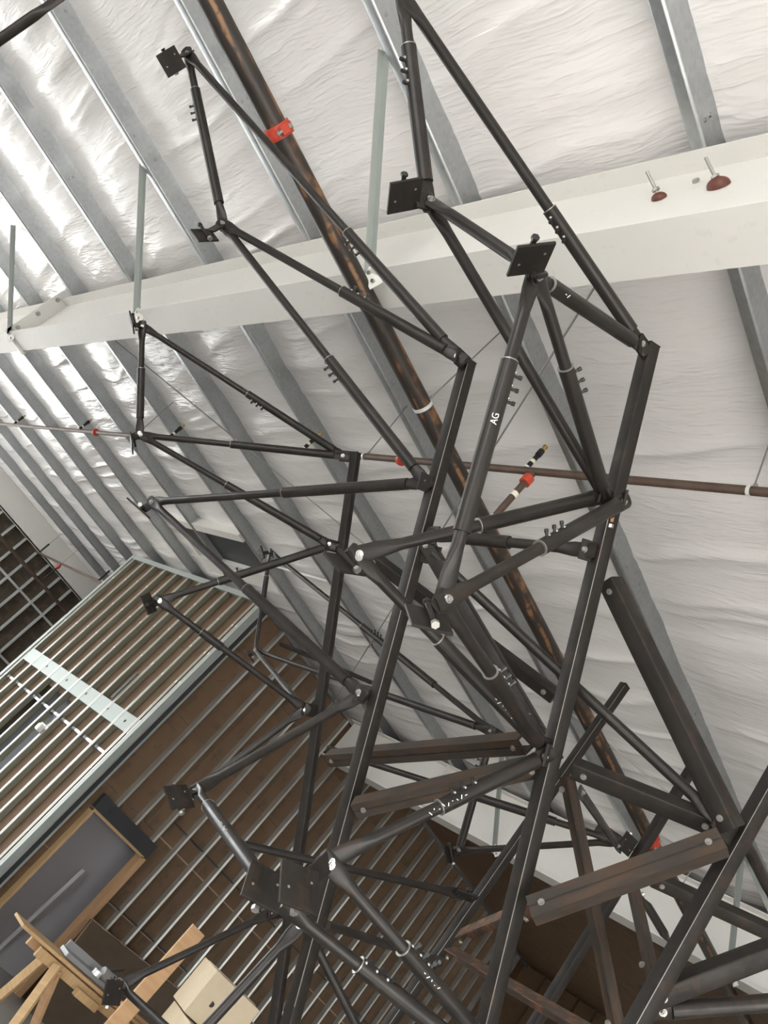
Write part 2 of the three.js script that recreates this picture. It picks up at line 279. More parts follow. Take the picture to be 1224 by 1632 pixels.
// eave strut and far wall
solo('eave_strut', merge([boxG(X0, X1 - 0.1, YP - 0.40, YP + 0.2, -20.56, -20.5), boxG(X0, X1 - 0.1, YP - 0.40, YP - 0.38, -20.7, -20.5)]), M.paint, 'pale painted eave strut along the top of the far wall', 'beam');
const wallFar = thing('wall_far', 'far side wall with dark insulation between light steel studs and a wide doorway', 'wall', v3(5, 0, ZF), null, 'structure');
part('cladding', merge([boxG(X0, -5.6, 0, 6.4, ZF - 0.2, ZF), boxG(5.3, X1, 0, 6.4, ZF - 0.2, ZF), boxG(-5.6, 5.3, 4.3, 6.4, ZF - 0.2, ZF)]), M.wall, wallFar);
part('insulation', boxG(5.35, X1, 0, YP - 0.3, ZF, ZF + 0.08), M.wool, wallFar, 'dark brown crumpled insulation');
{
  const stud = boxG(-0.02, 0.02, 0, YP - 0.4, -0.075, 0.075);
  for (let x = 5.56; x < 12; x += 0.42) shared('stud', stud, M.galvBright, wallFar, v3(x, 0, ZF + 0.1));
  for (const y of [3.1, 4.37]) part('rail', boxG(5.35, 12, y - 0.025, y + 0.025, ZF + 0.14, ZF + 0.19), M.galvBright, wallFar);
}

// white rafters
function rafter(x, label, near) {
  const t = thing('white_rafter', label, 'beam', v3(x + 0.1, 4.9, -7), 'white painted steel rafters');
  part('web', boxG(x + 0.094, x + 0.106, 4.93, YP - 0.014, (near ? ZF + 0.5 : -10.62), ZN), M.paint, t);
  part('top_flange', boxG(x, x + 0.2, YP - 0.014, YP - 0.001, (near ? ZF + 0.5 : -10.62), ZN), M.paint, t);
  part('bottom_flange', boxG(x - 0.02, x + 0.22, 4.905, 4.925, (near ? ZF + 0.5 : -10.62), ZN), M.paint, t);
  for (const z of near ? [1, -14] : [-8.4, -2]) part('stiffener', boxG(x + 0.005, x + 0.094, 4.93, YP - 0.014, z - 0.006, z + 0.006), M.paint, t);
  return t;
}
const rafter1 = rafter(1.25, 'white painted steel rafter crossed by the black sprinkler main', true);
rafter(8.885, 'white painted steel rafter beyond the dark armature, over the brown stud wall', false);
{ // bolts with brown hillside washers and brace rod ends on the near rafter
  for (const [z, y, r] of [[-2.34, 5.40, 0.030], [-2.06, 5.41, 0.042]]) {
    const g = new THREE.SphereGeometry(r, 14, 8, 0, Math.PI * 2, 0, Math.PI / 2).rotateZ(Math.PI / 2).scale(0.9, 1, 1.25);
    const d = part('hillside_washer', metric(g).translate(1.343, y, z), M.wash, rafter1, 'brown cast washer');
    part('rod_end', rod(v3(1.33, y, z), v3(1.23, y + 0.045, z - 0.05), 0.008), M.zinc, d); part('nut', hex(v3(1.31, y + 0.008, z - 0.008), v3(-0.8, 0.36, -0.4), 0.018, 0.012), M.zinc, d);
  }
  part('bolt', hex(v3(1.344, 5.5, -2.21), v3(-1, 0, 0), 0.016, 0.014), M.zinc, rafter1);
  for (const [dy, dz, w, h] of [[0, 0, 0.006, 0.04], [0.018, 0.012, 0.026, 0.006], [-0.018, 0.01, 0.022, 0.006], [0, 0.012, 0.012, 0.006], [-0.06, 0.03, 0.02, 0.003], [-0.05, -0.03, 0.012, 0.003]]) part('stencil_mark', boxG(1.342, 1.3445, 5.02 + dy - h / 2, 5.02 + dy + h / 2, -2.13 + dz - w / 2, -2.13 + dz + w / 2), M.charcoal, rafter1);
  for (const [z, q] of [[-10.25, 1], [-10.225, 0]]) { const pl = part('splice_plate', boxG(1.19, 1.51, 4.88, 5.70, z - 0.012, z + 0.012), M.paint, rafter1); if (!q) for (const y of [5.02, 5.3, 5.58]) part('bolt', hex(v3(1.24, y, z + 0.012), v3(0, 0, 1), 0.026, 0.02), M.zinc, pl); }
}
function flangeBrace(x, z, label) {
  const a = v3(x - 0.9, YP + 0.03, z), b = v3(x - 0.005, 4.9, z), t = thing('flange_brace', label, 'brace', b, 'flange braces between purlins and rafters');
  const d = b.clone().sub(a), L = d.length(); d.normalize(); const [u, w] = frameFor(d, v3(0, 0, 1));
  part('angle_bar', loft(a, d, u, w, [0, L].map((s) => ({ s, pts: [[-0.022, -0.022], [0.022, -0.022], [0.022, -0.018], [-0.018, -0.018], [-0.018, 0.022], [-0.022, 0.022]] }))), M.galvDull, t);
  part('clip', obox(b.clone().add(v3(0.02, -0.01, 0.02)), v3(0.55, -0.5, 0.6), v3(0, 0.75, 0.65), 0.14, 0.08, 0.008, 0.002), M.paint, t);
  for (const s of [-0.035, 0.035]) part('bolt', hex(b.clone().add(v3(0.02 + s * 0.5, -0.012 - s * 0.5, 0.02 + s * 0.6)), v3(-0.6, -0.6, 0.1), 0.012, 0.016), M.zinc, t);
}
flangeBrace(1.25, zP(3) - 0.01, 'thin grey brace down to the near rafter, behind the smallest triangle of pipes');
flangeBrace(1.25, zP(1) - 0.03, 'thin grey brace down to the near rafter, beside the black sprinkler main');
flangeBrace(1.25, zP(5) - 0.3, 'thin grey brace down to the near rafter, beside the bolted splice plate');
flangeBrace(8.885, zP(3) - 0.1, 'thin grey brace down to the rafter beyond the armature, over the brown wall');
flangeBrace(8.885, zP(1) - 0.06, 'thin grey brace down to the rafter beyond the armature, next to the rusty angles');

// roof hatch between two purlins
{
  const t = thing('roof_hatch', 'dark roof opening framed in white metal between two purlins by the partition', 'hatch', v3(5.3, YP + 0.02, -11));
  part('curb', merge([boxG(4.86, 4.99, YP + 0.01, YP + 0.15, -12.0, -10.02), boxG(5.62, 5.95, YP + 0.02, YP + 0.16, -12.0, -10.02), boxG(4.86, 5.95, YP + 0.02, YP + 0.15, -12.1, -12.0)]), M.paint, t);
  part('opening', boxG(4.99, 5.62, YP + 0.09, YP + 0.1, -11.95, -10.02), M.charcoal, t); part('edge_strip', boxG(5.59, 5.62, YP, YP + 0.03, -11.9, -10.1), M.galvBright, t);
}

// ---------------------------------------------------------------- stud walls
function studG(h, depth, fl, open) {           // C stud standing at the origin: web in the y-d plane, flanges to +f
  const t = 0.0025;
  return (axis) => {
    const b = (f0, f1, d0, d1) => axis === 'z' ? boxG(-d1, -d0, 0, h, f0, f1) : boxG(f0, f1, 0, h, d0, d1);
    return merge([b(0, t, -depth, 0), b(0, fl, -t, 0), b(0, fl, -depth, -depth + t), b(fl - t, fl, -0.012, 0)]);
  };
}
{ // partition across the bay: studs face the hall, brown boards on the far side
  const px = 6.2, w = thing('wall_partition', 'light steel stud partition with brown boards behind it, up to the roof', 'wall', v3(px, 0, -12.9), null, 'structure');
  const zs = []; for (let z = -15.05; z < -10.7; z += 0.4255) zs.push(z); zs.push(-10.7);
  const full = studG(YP - 0.06, 0.092, 0.041)('z'), lip = boxG(-0.002, 0.012, 0, YP - 0.06, -0.0025, 0.0025), notch = boxG(-0.004, 0, -0.02, 0.02, -0.012, 0.012);
  for (const z of zs) {
    shared('stud', full, M.galvOlive, w, v3(px, 0, z)); shared('stud_lip', lip, M.galvBright, w, v3(px, 0, z + 0.041)); shared('stud_lip', lip, M.galvBright, w, v3(px, 0, z));
    for (const y of [4.0, 4.55, 5.1]) shared('tape_tab', notch, M.tape, w, v3(px - 0.001, y + 0.05 * Math.sin(z * 3), z + 0.03));
  }
  part('top_track', merge([boxG(px - 0.01, px + 0.094, YP - 0.06, YP - 0.01, -15.1, -10.62), boxG(px - 0.012, px - 0.01, YP - 0.09, YP, -15.1, -10.62)]), M.galvDull, w);
  part('header_track', merge([boxG(px + 0.004, px + 0.09, 3.03, 3.27, -15.1, -10.62)]), M.galvDull, w);
  for (const z of [-14.1, -13.2, -12.4, -11.6, -11.0]) part('knockout', rod(v3(px + 0.0035, 3.15, z), v3(px + 0.001, 3.15, z), 0.022), M.dark, w);
  part('end_post', boxG(px - 0.008, px + 0.094, 0, YP - 0.06, -10.66, -10.6), M.galvDull, w); part('end_post', boxG(px - 0.02, px + 0.094, 0, YP, -15.16, -15.08), M.galvDull, w);
  let y = 3.27; for (const h of [1.2, 1.17]) { for (let i = 0; i < 2; i++) part('board', boxG(px + 0.094, px + 0.108, y, y + h - 0.006, -15.1 + i * 2.24, -15.1 + i * 2.24 + 2.234), M.brown, w); y += h; }
  part('board', boxG(px + 0.094, px + 0.108, 0, 3.03, -15.1, -13.95), M.brown, w); part('board', boxG(px + 0.094, px + 0.108, 0, 3.03, -12.55, -10.66), M.brown, w);
  part('board', boxG(px + 0.094, px + 0.108, 2.95, 3.03, -13.95, -12.55), M.brown, w);
  part('grey_panel', boxG(px + 0.4, px + 0.42, 0, 3.0, -14.2, -12.3), M.darkGrey, w, 'dark grey panel seen between the studs');
  part('bridging_channel', merge([boxG(px + 0.06, px + 0.063, 2.66, 2.70, -15.05, -10.66), boxG(px + 0.06, px + 0.085, 2.66, 2.663, -15.05, -10.66)]), M.galv, w);
  for (const z of zs.slice(0, -1)) part('clip', boxG(px + 0.04, px + 0.1, 2.64, 2.72, z - 0.02, z + 0.05), M.galv, w);
  solo('steel_strip', boxG(px - 0.03, px - 0.015, 3.3, 3.78, -11.73, -11.66), M.charcoal, 'short dark grey strip standing on the partition header track', 'strip');
  const jb = thing('junction_box', 'small white electrical box clipped to a partition stud under the header track', 'box', v3(px - 0.05, 2.34, -12.53));
  part('box_body', obox(v3(px - 0.05, 2.39, -12.53), v3(0, 0, 1), v3(0, 1, 0), 0.11, 0.11, 0.07, 0.008), M.chalk, jb); part('cover', obox(v3(px - 0.09, 2.39, -12.53), v3(0, 0, 1), v3(0, 1, 0), 0.08, 0.08, 0.01, 0.003), M.galvBright, jb);
  part('bracket', boxG(px - 0.02, px - 0.01, 2.42, 2.47, -12.68, -12.4), M.chalk, jb);
  const cab = []; for (let i = 0; i < 5; i++) cab.push(rod(v3(px - 0.02, 2.45 + i * 0.05, -12.5 + 0.03 * Math.sin(i)), v3(px - 0.02, 2.5 + i * 0.05, -12.5 + 0.03 * Math.sin(i + 1)), 0.006, 6)); part('cable', merge(cab), M.rope, jb);
}
{ // long brown wall, studs towards the hall
  const pz = -10.65, w = thing('wall_side', 'long brown boarded wall with steel studs in front and a framed doorway', 'wall', v3(10, 0, pz), null, 'structure');
  const xs = [6.3]; for (let x = 6.83; x < X1 - 0.1; x += 0.4064) xs.push(x);
  const low = studG(YP - 0.06, 0.092, 0.041)('x'), cut = studG(YP - 2.39, 0.092, 0.041)('x');
  for (const x of xs) {
    const over = x > 6.5 && x < 7.75; shared('stud', over ? cut : low, M.galvStud, w, v3(x, over ? 2.33 : 0, pz));
  }
  for (let x = 6.2, i = 0; x < X1; x += 1.22, i++) for (const [y0, y1] of [[0, 1.43], [1.43, 2.44], [2.44, 3.7], [3.7, 4.9], [4.9, YP]]) {
    let x0 = x, x1 = Math.min(x + 1.214, X1); if (y1 <= 2.5) { if (x0 < 6.6) x1 = 6.6; else if (x0 < 7.7) x0 = 7.75; }
    part('board', boxG(x0, x1, y0, y1 - 0.005, pz - 0.107, pz - 0.093), M.brown, w);
  }
  part('board', boxG(6.6, 7.75, 2.12, 2.435, pz - 0.107, pz - 0.093), M.brown, w);
  for (const y of [1.43, 2.44]) part('seam_tape', boxG(7.75, X1, y - 0.008, y + 0.008, pz - 0.0925, pz - 0.0915), M.boardEdge, w);
  for (const y of [1.45, 2.7]) part('bridging_channel', boxG(7.75, X1, y - 0.012, y + 0.012, pz - 0.05, pz - 0.045), M.charcoal, w);
  part('top_track', boxG(6.2, X1, YP - 0.06, YP - 0.01, pz - 0.095, pz + 0.004), M.galv, w);
  part('corner_shade', boxG(6.31, 6.42, 0, YP - 0.1, pz - 0.09, pz - 0.02), M.charcoal, w, 'dark strip standing in for the shaded corner gap'); part('corner_flange', boxG(6.42, 6.45, 0, YP - 0.1, pz - 0.03, pz - 0.01), M.galvDull, w);  // charcoal strip puts the shade of the corner gap into colour
}
{ // doorway in the brown wall
  const z = -10.65, t = thing('door_1', 'open doorway lined with pale timber under a black header', 'door', v3(7.17, 0, z), null, 'structure');
  part('jamb', boxG(6.60, 6.635, 0, 2.11, z - 0.11, z + 0.02), M.wood, t); part('jamb', boxG(7.66, 7.76, 0, 2.11, z - 0.11, z + 0.03), M.rawWood, t); part('head', boxG(6.60, 7.70, 2.09, 2.125, z - 0.11, z + 0.03), M.wood, t);
  part('header', boxG(6.56, 7.74, 2.125, 2.33, z - 0.02, z + 0.05), M.charcoal, t, 'black header board'); part('bolt_hole', rod(v3(6.78, 2.22, z + 0.05), v3(6.78, 2.22, z + 0.056), 0.018), M.dark, t);
  part('backing_panel', boxG(6.4, 8.2, 0, 2.5, z - 0.75, z - 0.72), M.doorGrey, t, 'grey panel behind the doorway');
  solo('grey_bar', obox(v3(7.45, 0.75, z - 0.55), v3(0.02, 1, 0.1), v3(1, 0, 0), 1.5, 0.05, 0.03, 0.004), mat({ color: rgb(0.62, 0.62, 0.62), roughness: 0.6 }), 'slim grey bar leaning inside the timber lined doorway', 'bar');
}

// ---------------------------------------------------------------- sprinkler pipes
{
  const z = -3.86, y = 4.825, r = 0.057, t = thing('sprinkler_main', 'thick black sprinkler main with rusty orange streaks under the near rafter', 'pipe', v3(0, y - r, z));
  const d = v3(1, 0, 0);
  part('pipe', loft(v3(X0, y, z), d, v3(0, 1, 0), v3(0, 0, 1), [{ s: 0, pts: circ(r, 28) }, { s: 22.9, pts: circ(r, 28) }]), M.main, t);
  for (const x of [0.4, -5.7, 6.5]) {
    const c = part('coupling', merge([ringG(v3(x - 0.033, y, z), d, r, r + 0.014, 0.066, 28), ringG(v3(x - 0.018, y, z), d, r, r + 0.019, 0.036, 28)]), M.red, t, 'orange red grooved coupling');
    for (const s of [-1, 1]) { part('lug', obox(v3(x, y - 0.02 * s, z + s * (r + 0.022)), d, v3(0, 1, 0), 0.05, 0.05, 0.03, 0.006), M.red, c); part('bolt', hex(v3(x, y - 0.02 * s - 0.045, z + s * (r + 0.024)), v3(0, 1, 0), 0.012, 0.09), M.zinc, c); }
  }
  for (const x of [2.08, 7.3]) { const h = thing('pipe_hanger', x < 3 ? 'loop hanger and rod holding the black sprinkler main below the rafter line' : 'loop hanger and rod holding the far run of the sprinkler main', 'hanger', v3(x, y - r, z), 'sprinkler main hangers'); part('loop', ringG(v3(x - 0.011, y, z), d, r, r + 0.004, 0.022, 28), M.galvBright, h); part('rod', rod(v3(x, y + r, z), v3(x, YP + 0.05, z + 0.02), 0.005, 8), M.rope, h); part('nut', hex(v3(x, y + r + 0.005, z), v3(0, 1, 0), 0.012, 0.03), M.zinc, h); }
}
{
  const x = 2.715, y = 5.04, r = 0.0242, t = thing('sprinkler_branch', 'slim brown sprinkler branch pipe crossing below the purlins', 'pipe', v3(x, y - r, -7)), d = v3(0, 0, -1);
  part('pipe', loft(v3(x, y, ZN - 0.5), d, v3(0, 1, 0), v3(1, 0, 0), [{ s: 0, pts: circ(r, 18) }, { s: 24, pts: circ(r, 18) }]), M.branch, t);
  for (const z of [-4.66, -10.3, -1.0]) part('coupling', merge([ringG(v3(x, y, z), d, r, r + 0.014, 0.05, 20), ringG(v3(x, y, z - 0.015), d, r, r + 0.02, 0.02, 20)]), M.red, t, 'red grooved coupling');
  for (const z of [-13.54, -10.93, -8.39, -5.94, -3.54, -1.1]) {
    const s = part('sprig', rod(v3(x, y, z), v3(x, y + 0.16, z), 0.0165, 12), M.black, t); part('tape_wrap', rod(v3(x, y + 0.075, z), v3(x, y + 0.1, z), 0.0175, 12), M.tape, s);
    part('socket', rod(v3(x, y + 0.15, z), v3(x, y + 0.195, z), 0.021, 12), M.black, s); part('sprinkler_head', merge([rod(v3(x, y + 0.19, z), v3(x, y + 0.235, z), 0.008, 8), hex(v3(x, y + 0.235, z), v3(0, 1, 0), 0.019, 0.003), ringG(v3(x, y + 0.215, z - 0.003), v3(0, 0, 1), 0.013, 0.017, 0.006, 10)]), M.brass, s);
    part('collar', rod(v3(x, y + 0.022, z), v3(x, y + 0.036, z), 0.019, 12), M.chalk, s);
  }
  const dr = part('drop', rod(v3(x, y, -3.46), v3(x, y - 0.42, -3.46), 0.0215, 14), M.branch, t); part('coupling', rod(v3(x, y - 0.055, -3.46), v3(x, y - 0.11, -3.46), 0.035, 16), M.red, dr); part('tape_wrap', rod(v3(x, y - 0.2, -3.46), v3(x, y - 0.235, -3.46), 0.0225, 14), M.tape, dr); part('plug', hex(v3(x, y - 0.42, -3.46), v3(0, -1, 0), 0.026, 0.03), M.tape, dr);
  for (const z of [-2.1, -5.1, -9.2]) { const h = thing('pipe_hanger', z > -3 ? 'loop hanger on the slim branch pipe beside the tall armature column' : z > -6 ? 'loop hanger on the slim branch pipe near its red coupling' : 'loop hanger on the slim branch pipe by the plated pipe joint', 'hanger', v3(x, y - r, z), 'branch pipe hangers'); part('loop', ringG(v3(x, y, z), d, r, r + 0.005, 0.018, 18), M.galvBright, h); part('rod', rod(v3(x, y + r, z), v3(x + 0.02, YP + 0.06, z - 0.15), 0.0045, 8), M.rope, h); part('nut', hex(v3(x, y + r, z), v3(0, 1, 0), 0.012, 0.025), M.zinc, h); }
}
solo('wall_pipe', rod(v3(5.4, 4.80, -20.55), v3(12, 4.80, -20.55), 0.045, 14), M.branch, 'brown sprinkler pipe running along the dark insulated far wall', 'pipe');
{
  const t = thing('stub_pipe', 'short brown sprinkler pipe with two upright heads beside the partition', 'pipe', v3(6.6, 4.9, -17)), a = v3(6.55, 5.1, -20.0), b = v3(6.75, 5.1, -15.3);
  part('pipe', rod(a, b, 0.024, 12), M.branch, t);
  for (const k of [0.03, 0.32, 0.72]) { const p = a.clone().lerp(b, k); part('sprig', rod(p, p.clone().add(v3(0, k === 0.32 ? -0.45 : 0.3, 0)), 0.02, 10), M.black, t); part('hanger_rod', rod(p, v3(p.x, YP + 0.18, p.z), 0.005, 6), M.rope, t); if (k === 0.32) part('coupling', rod(p.clone().add(v3(0, -0.05, 0)), p.clone().add(v3(0, -0.13, 0)), 0.04, 12), M.red, t); }
}
for (const [a, b, l] of [[[1.36, 5.44, -2.42], [8.9, 5.44, -11.2], 'thin steel brace rod running diagonally under the roof from the near rafter'], [[1.4, 5.5, -9.6], [8.9, 5.5, -2.3], 'thin steel brace rod running the opposite diagonal towards the far rafter']]) solo('brace_rod', rod(V(a), V(b), 0.0065, 8), M.rope, l, 'rod', 'roof brace rods');
for (const [x, z, l] of [[3.3, -13.6, 'small galvanized bridging bar between purlins near the thin branch pipe end'], [5.4, -9.0, 'small galvanized bridging bar between purlins above the roof hatch']]) solo('bridging_bar', merge([boxG(x - 0.02, x + 0.02, YP + 0.06, YP + 0.062, z - 0.7, z + 0.7), boxG(x - 0.02, x - 0.018, YP + 0.03, YP + 0.06, z - 0.7, z + 0.7)]), M.galvBright, l, 'bar', 'bridging bars between purlins');

// ---------------------------------------------------------------- dark steel armature
const NODES = {"TA": [1.395, 4.268, -1.789], "T1": [0.101, 4.325, -2.235], "N1": [0.623, 3.919, -2.076], "N2": [0.84, 3.781, -1.653], "JA": [1.649, 3.774, -1.742], "JX": [1.651, 3.757, -1.659], "N3": [1.312, 2.965, -1.6], "N4": [1.271, 3.015, -1.99], "KA": [2.096, 3.051, -1.678], "KB": [2.095, 3.07, -1.707], "MA": [1.782, 3.643, -1.773], "MB": [1.72, 3.533, -2.397], "T2": [-0.099, 4.758, -4.14], "N6": [0.589, 4.218, -3.757], "TB": [1.317, 4.119, -2.511], "JB": [1.594, 3.682, -2.495], "N7": [1.532, 3.251, -4.112], "LB": [2.022, 2.963, -2.467], "N8": [2.078, 2.355, -2.909], "N5": [1.763, 2.358, -1.795], "N9": [1.775, 2.207, -1.874], "T3": [1.047, 4.231, -5.295], "N10": [1.532, 3.746, -5.139], "TC": [2.158, 4.41, -4.241], "JC": [2.434, 3.934, -4.078], "N11": [2.14, 3.054, -4.499], "PC": [2.878, 3.141, -3.795], "N12": [2.849, 2.506, -3.977], "T4": [3.347, 4.43, -6.236], "N13": [3.817, 3.767, -6.058], "Q1": [3.752, 3.858, -3.433], "N15": [4.198, 3.273, -3.487], "S1": [4.142, 3.728, -2.61], "Q2": [3.407, 3.185, -4.029], "N14": [2.999, 1.619, -3.603], "CL": [3.405, 2.299, -3.553], "BL": [2.447, 2.26, -2.406], "BLe": [2.433, 1.735, -2.451], "N14e": [2.963, 1.669, -3.074], "N5e": [2.448, 2.329, -1.581], "N9e": [2.344, 2.271, -1.549], "RA": [2.407, 3.211, -1.263], "RB": [1.777, 3.484, -2.389], "W1": [2.697, 2.381, -3.227], "N16": [3.721, 2.949, -2.922], "V1": [2.786, 2.255, -2.59], "V2": [3.1, 2.153, -2.453], "V3": [2.896, 2.359, -2.724], "V4": [3.754, 2.634, -2.818], "X1": [2.785, 3.294, -2.001], "X2": [4.07, 3.675, -2.554], "X3": [3.375, 3.246, -1.922], "X4": [3.405, 3.122, -1.712], "Z0": [-0.392, 3.445, -3.499], "Z1": [-0.408, 3.786, -3.185], "Y1": [3.97, 3.979, -6.104], "Y2": [4.32, 4.134, -5.275], "RR": [2.49, 3.244, -1.232], "RRe": [2.848, 3.239, -1.208], "LR1": [2.624, 2.697, -1.263], "LR2": [2.763, 2.941, -1.038]};
const STRUTS = [
 ["A", "T1", "N1", 0.25, 0.9, 0.36, -1, 1, 1],
 ["A", "T1", "TA", 0.59, 0.95, 0.63, -1, 1, 1],
 ["A", "N1", "N2", 0, 0, 0, 1, 1, 1],
 ["A", "N2", "TA", 0.12, 0.9, 0, 1, 1, 1],
 ["A", "N1", "JA", 0, 0, 0, 1, 1, 0],
 ["A", "N2", "JA", 0.38, 0.95, 0.44, 1, 1, 0],
 ["A", "N2", "N3", 0.28, 0.8, 0.34, 1, 1, 2],
 ["A", "JA", "N4", 0.06, 0.53, 0, 1, 1, 2],
 ["A", "JX", "N3", 0.05, 0.52, 0.46, -1, 1, 1],
 ["A", "N3", "KB", 0.44, 0.95, 0.5, 1, 1, 0],
 ["A", "N4", "KB", 0.42, 0.95, 0.8, 1, 1, 0],
 ["A", "MB", "MA", 0.25, 0.53, 0, 1, 1, 1],
 ["A", "KA", "N5", 0.05, 0.52, 0.44, -1, 1, 2],
 ["A", "N5", "N5e", 0.48, 1, 0.54, 1, 1, 0],
 ["A", "RB", "RA", 0, 0, 0, 1, 0, 1],
 ["B", "T2", "N6", 0.22, 0.88, 0.33, -1, 1, 1],
 ["B", "T2", "TB", 0.64, 0.95, 0.67, -1, 1, 1],
 ["B", "N6", "TB", 0.55, 0.95, 0.6, 1, 1, 1],
 ["B", "N6", "JB", 0.57, 0.95, 0.6, -1, 1, 1],
 ["B", "JB", "N7", 0.05, 0.45, 0, 1, 1, 1],
 ["B", "N7", "LB", 0.53, 0.95, 0, 1, 1, 1],
 ["B", "LB", "N8", 0, 0, 0, 1, 1, 1],
 ["B", "N8", "N9", 0.2, 0.85, 0, 1, 1, 1],
 ["B", "N9", "N9e", 0.44, 1, 0.5, 1, 1, 0],
 ["B", "BL", "BLe", 0, 0, 0, 1, 1, 0],
 ["B", "Z0", "Z1", 0, 0, 0, 1, 0, 1],
 ["C", "T3", "N10", 0.4, 0.85, 0, 1, 1, 1],
 ["C", "T3", "TC", 0.53, 0.95, 0.58, -1, 1, 1],
 ["C", "N10", "TC", 0.45, 0.95, 0, 1, 1, 1],
 ["C", "N10", "JC", 0.47, 0.95, 0, 1, 1, 1],
 ["C", "JC", "N11", 0.05, 0.66, 0.6, -1, 1, 1],
 ["C", "N11", "PC", 0.3, 0.44, 0, 1, 1, 1],
 ["C", "PC", "N12", 0, 0, 0, 1, 1, 1],
 ["C", "CL", "N14", 0, 0, 0, 1, 1, 1],
 ["C", "N14", "N14e", 0, 0, 0, 1, 1, 0],
 ["C", "W1", "N16", 0, 0, 0, 1, 0, 1],
 ["C", "V1", "V2", 0, 0, 0, 1, 0, 0],
 ["C", "V3", "V4", 0, 0, 0, 1, 0, 1],
 ["D", "T4", "N13", 0.25, 0.6, 0, 1, 1, 1],
 ["D", "T4", "Q1", 0.5, 0.8, 0.56, 1, 1, 1],
 ["D", "N13", "Q1", 0.55, 0.95, 0, 1, 1, 1],
 ["D", "N13", "PC", 0, 0, 0, 1, 1, 0],
 ["D", "Q1", "N15", 0.2, 0.95, 0.28, -1, 1, 1],
 ["D", "N15", "S1", 0, 0, 0, 1, 1, 1],
 ["D", "Q2", "S1", 0.4, 0.8, 0, 1, 1, 1],
 ["D", "Y1", "Y2", 0, 0, 0, 1, 0, 0],
 ["G", "X1", "X2", 0, 0, 0, 1, 1, 1],
 ["G", "X3", "X4", 0, 0, 0, 1, 1, 1],
 ["G", "RR", "RRe", 0, 0, 0, 1, 1, 1],
 ["G", "LR1", "LR2", 0.1, 0.9, 0, 1, 1, 1]];
const TUBES = [
 ["A", "column", 1.429, 4.323, -1.802, 3.913, 0.0, -1.461, 0.051, 0.051, 0, 0, 0],
 ["B", "column", 1.362, 4.16, -2.525, 3.809, 0.0, -2.153, 0.051, 0.051, 0, 0, 0],
 ["C", "column", 2.177, 4.463, -4.199, 5.115, 0.0, -2.942, 0.051, 0.051, 0, 1, 0],
 ["E", "post", 3.926, 4.552, -2.979, 3.926, 0.0, -2.979, 0.051, 0.051, 0, 0, 0],
 ["F", "post", 4.241, 4.348, -2.528, 4.241, 0.0, -2.528, 0.051, 0.051, 0, 0, 0],
 ["G", "post", 2.485, 3.697, -1.231, 2.485, 0.0, -1.231, 0.051, 0.051, 0, 0, 0],
 ["A", "diagonal_brace", 1.922, 3.65, -1.747, 2.416, 3.209, -1.232, 0.064, 0.064, 0, 1, 0],
 ["A", "diagonal_brace", 1.743, 3.523, -2.453, 2.222, 3.102, -1.741, 0.056, 0.056, 0, 2, 0],
 ["A", "diagonal_brace", 1.824, 3.451, -2.771, 2.315, 3.388, -1.978, 0.051, 0.051, 0, 1, 0],
 ["G", "cross_beam", 2.266, 3.128, -1.698, 2.442, 3.215, -1.279, 0.057, 0.057, 0, 1, 0],
 ["G", "channel_beam", 2.386, 3.147, -1.221, 2.332, 2.677, -1.587, 0.07, 0.05, 1, 1, 2],
 ["G", "angle_brace", 2.392, 3.143, -1.808, 2.881, 2.627, -1.47, 0.058, 0.05, 2, 1, 1],
 ["G", "angle_brace", 2.862, 3.081, -1.682, 2.748, 2.795, -1.392, 0.05, 0.05, 2, 1, 1],
 ["G", "cross_beam", 3.352, 3.324, -1.893, 3.678, 3.464, -1.479, 0.055, 0.055, 0, 1, 0],
 ["G", "cross_beam", 2.58, 2.698, -1.29, 2.749, 3.083, -1.097, 0.06, 0.06, 0, 1, 0],
 ["G", "angle_brace", 3.539, 2.747, -2.626, 2.47, 2.719, -1.674, 0.06, 0.05, 3, 1, 1],
 ["G", "angle_brace", 3.574, 2.659, -2.655, 2.905, 2.591, -1.41, 0.06, 0.06, 3, 1, 1],
 ["B", "channel_beam", 2.58, 2.875, -3.02, 2.171, 3.1, -1.839, 0.062, 0.05, 1, 1, 2],
 ["B", "channel_beam", 2.225, 2.648, -2.324, 2.159, 3.05, -1.718, 0.06, 0.05, 1, 1, 2]];
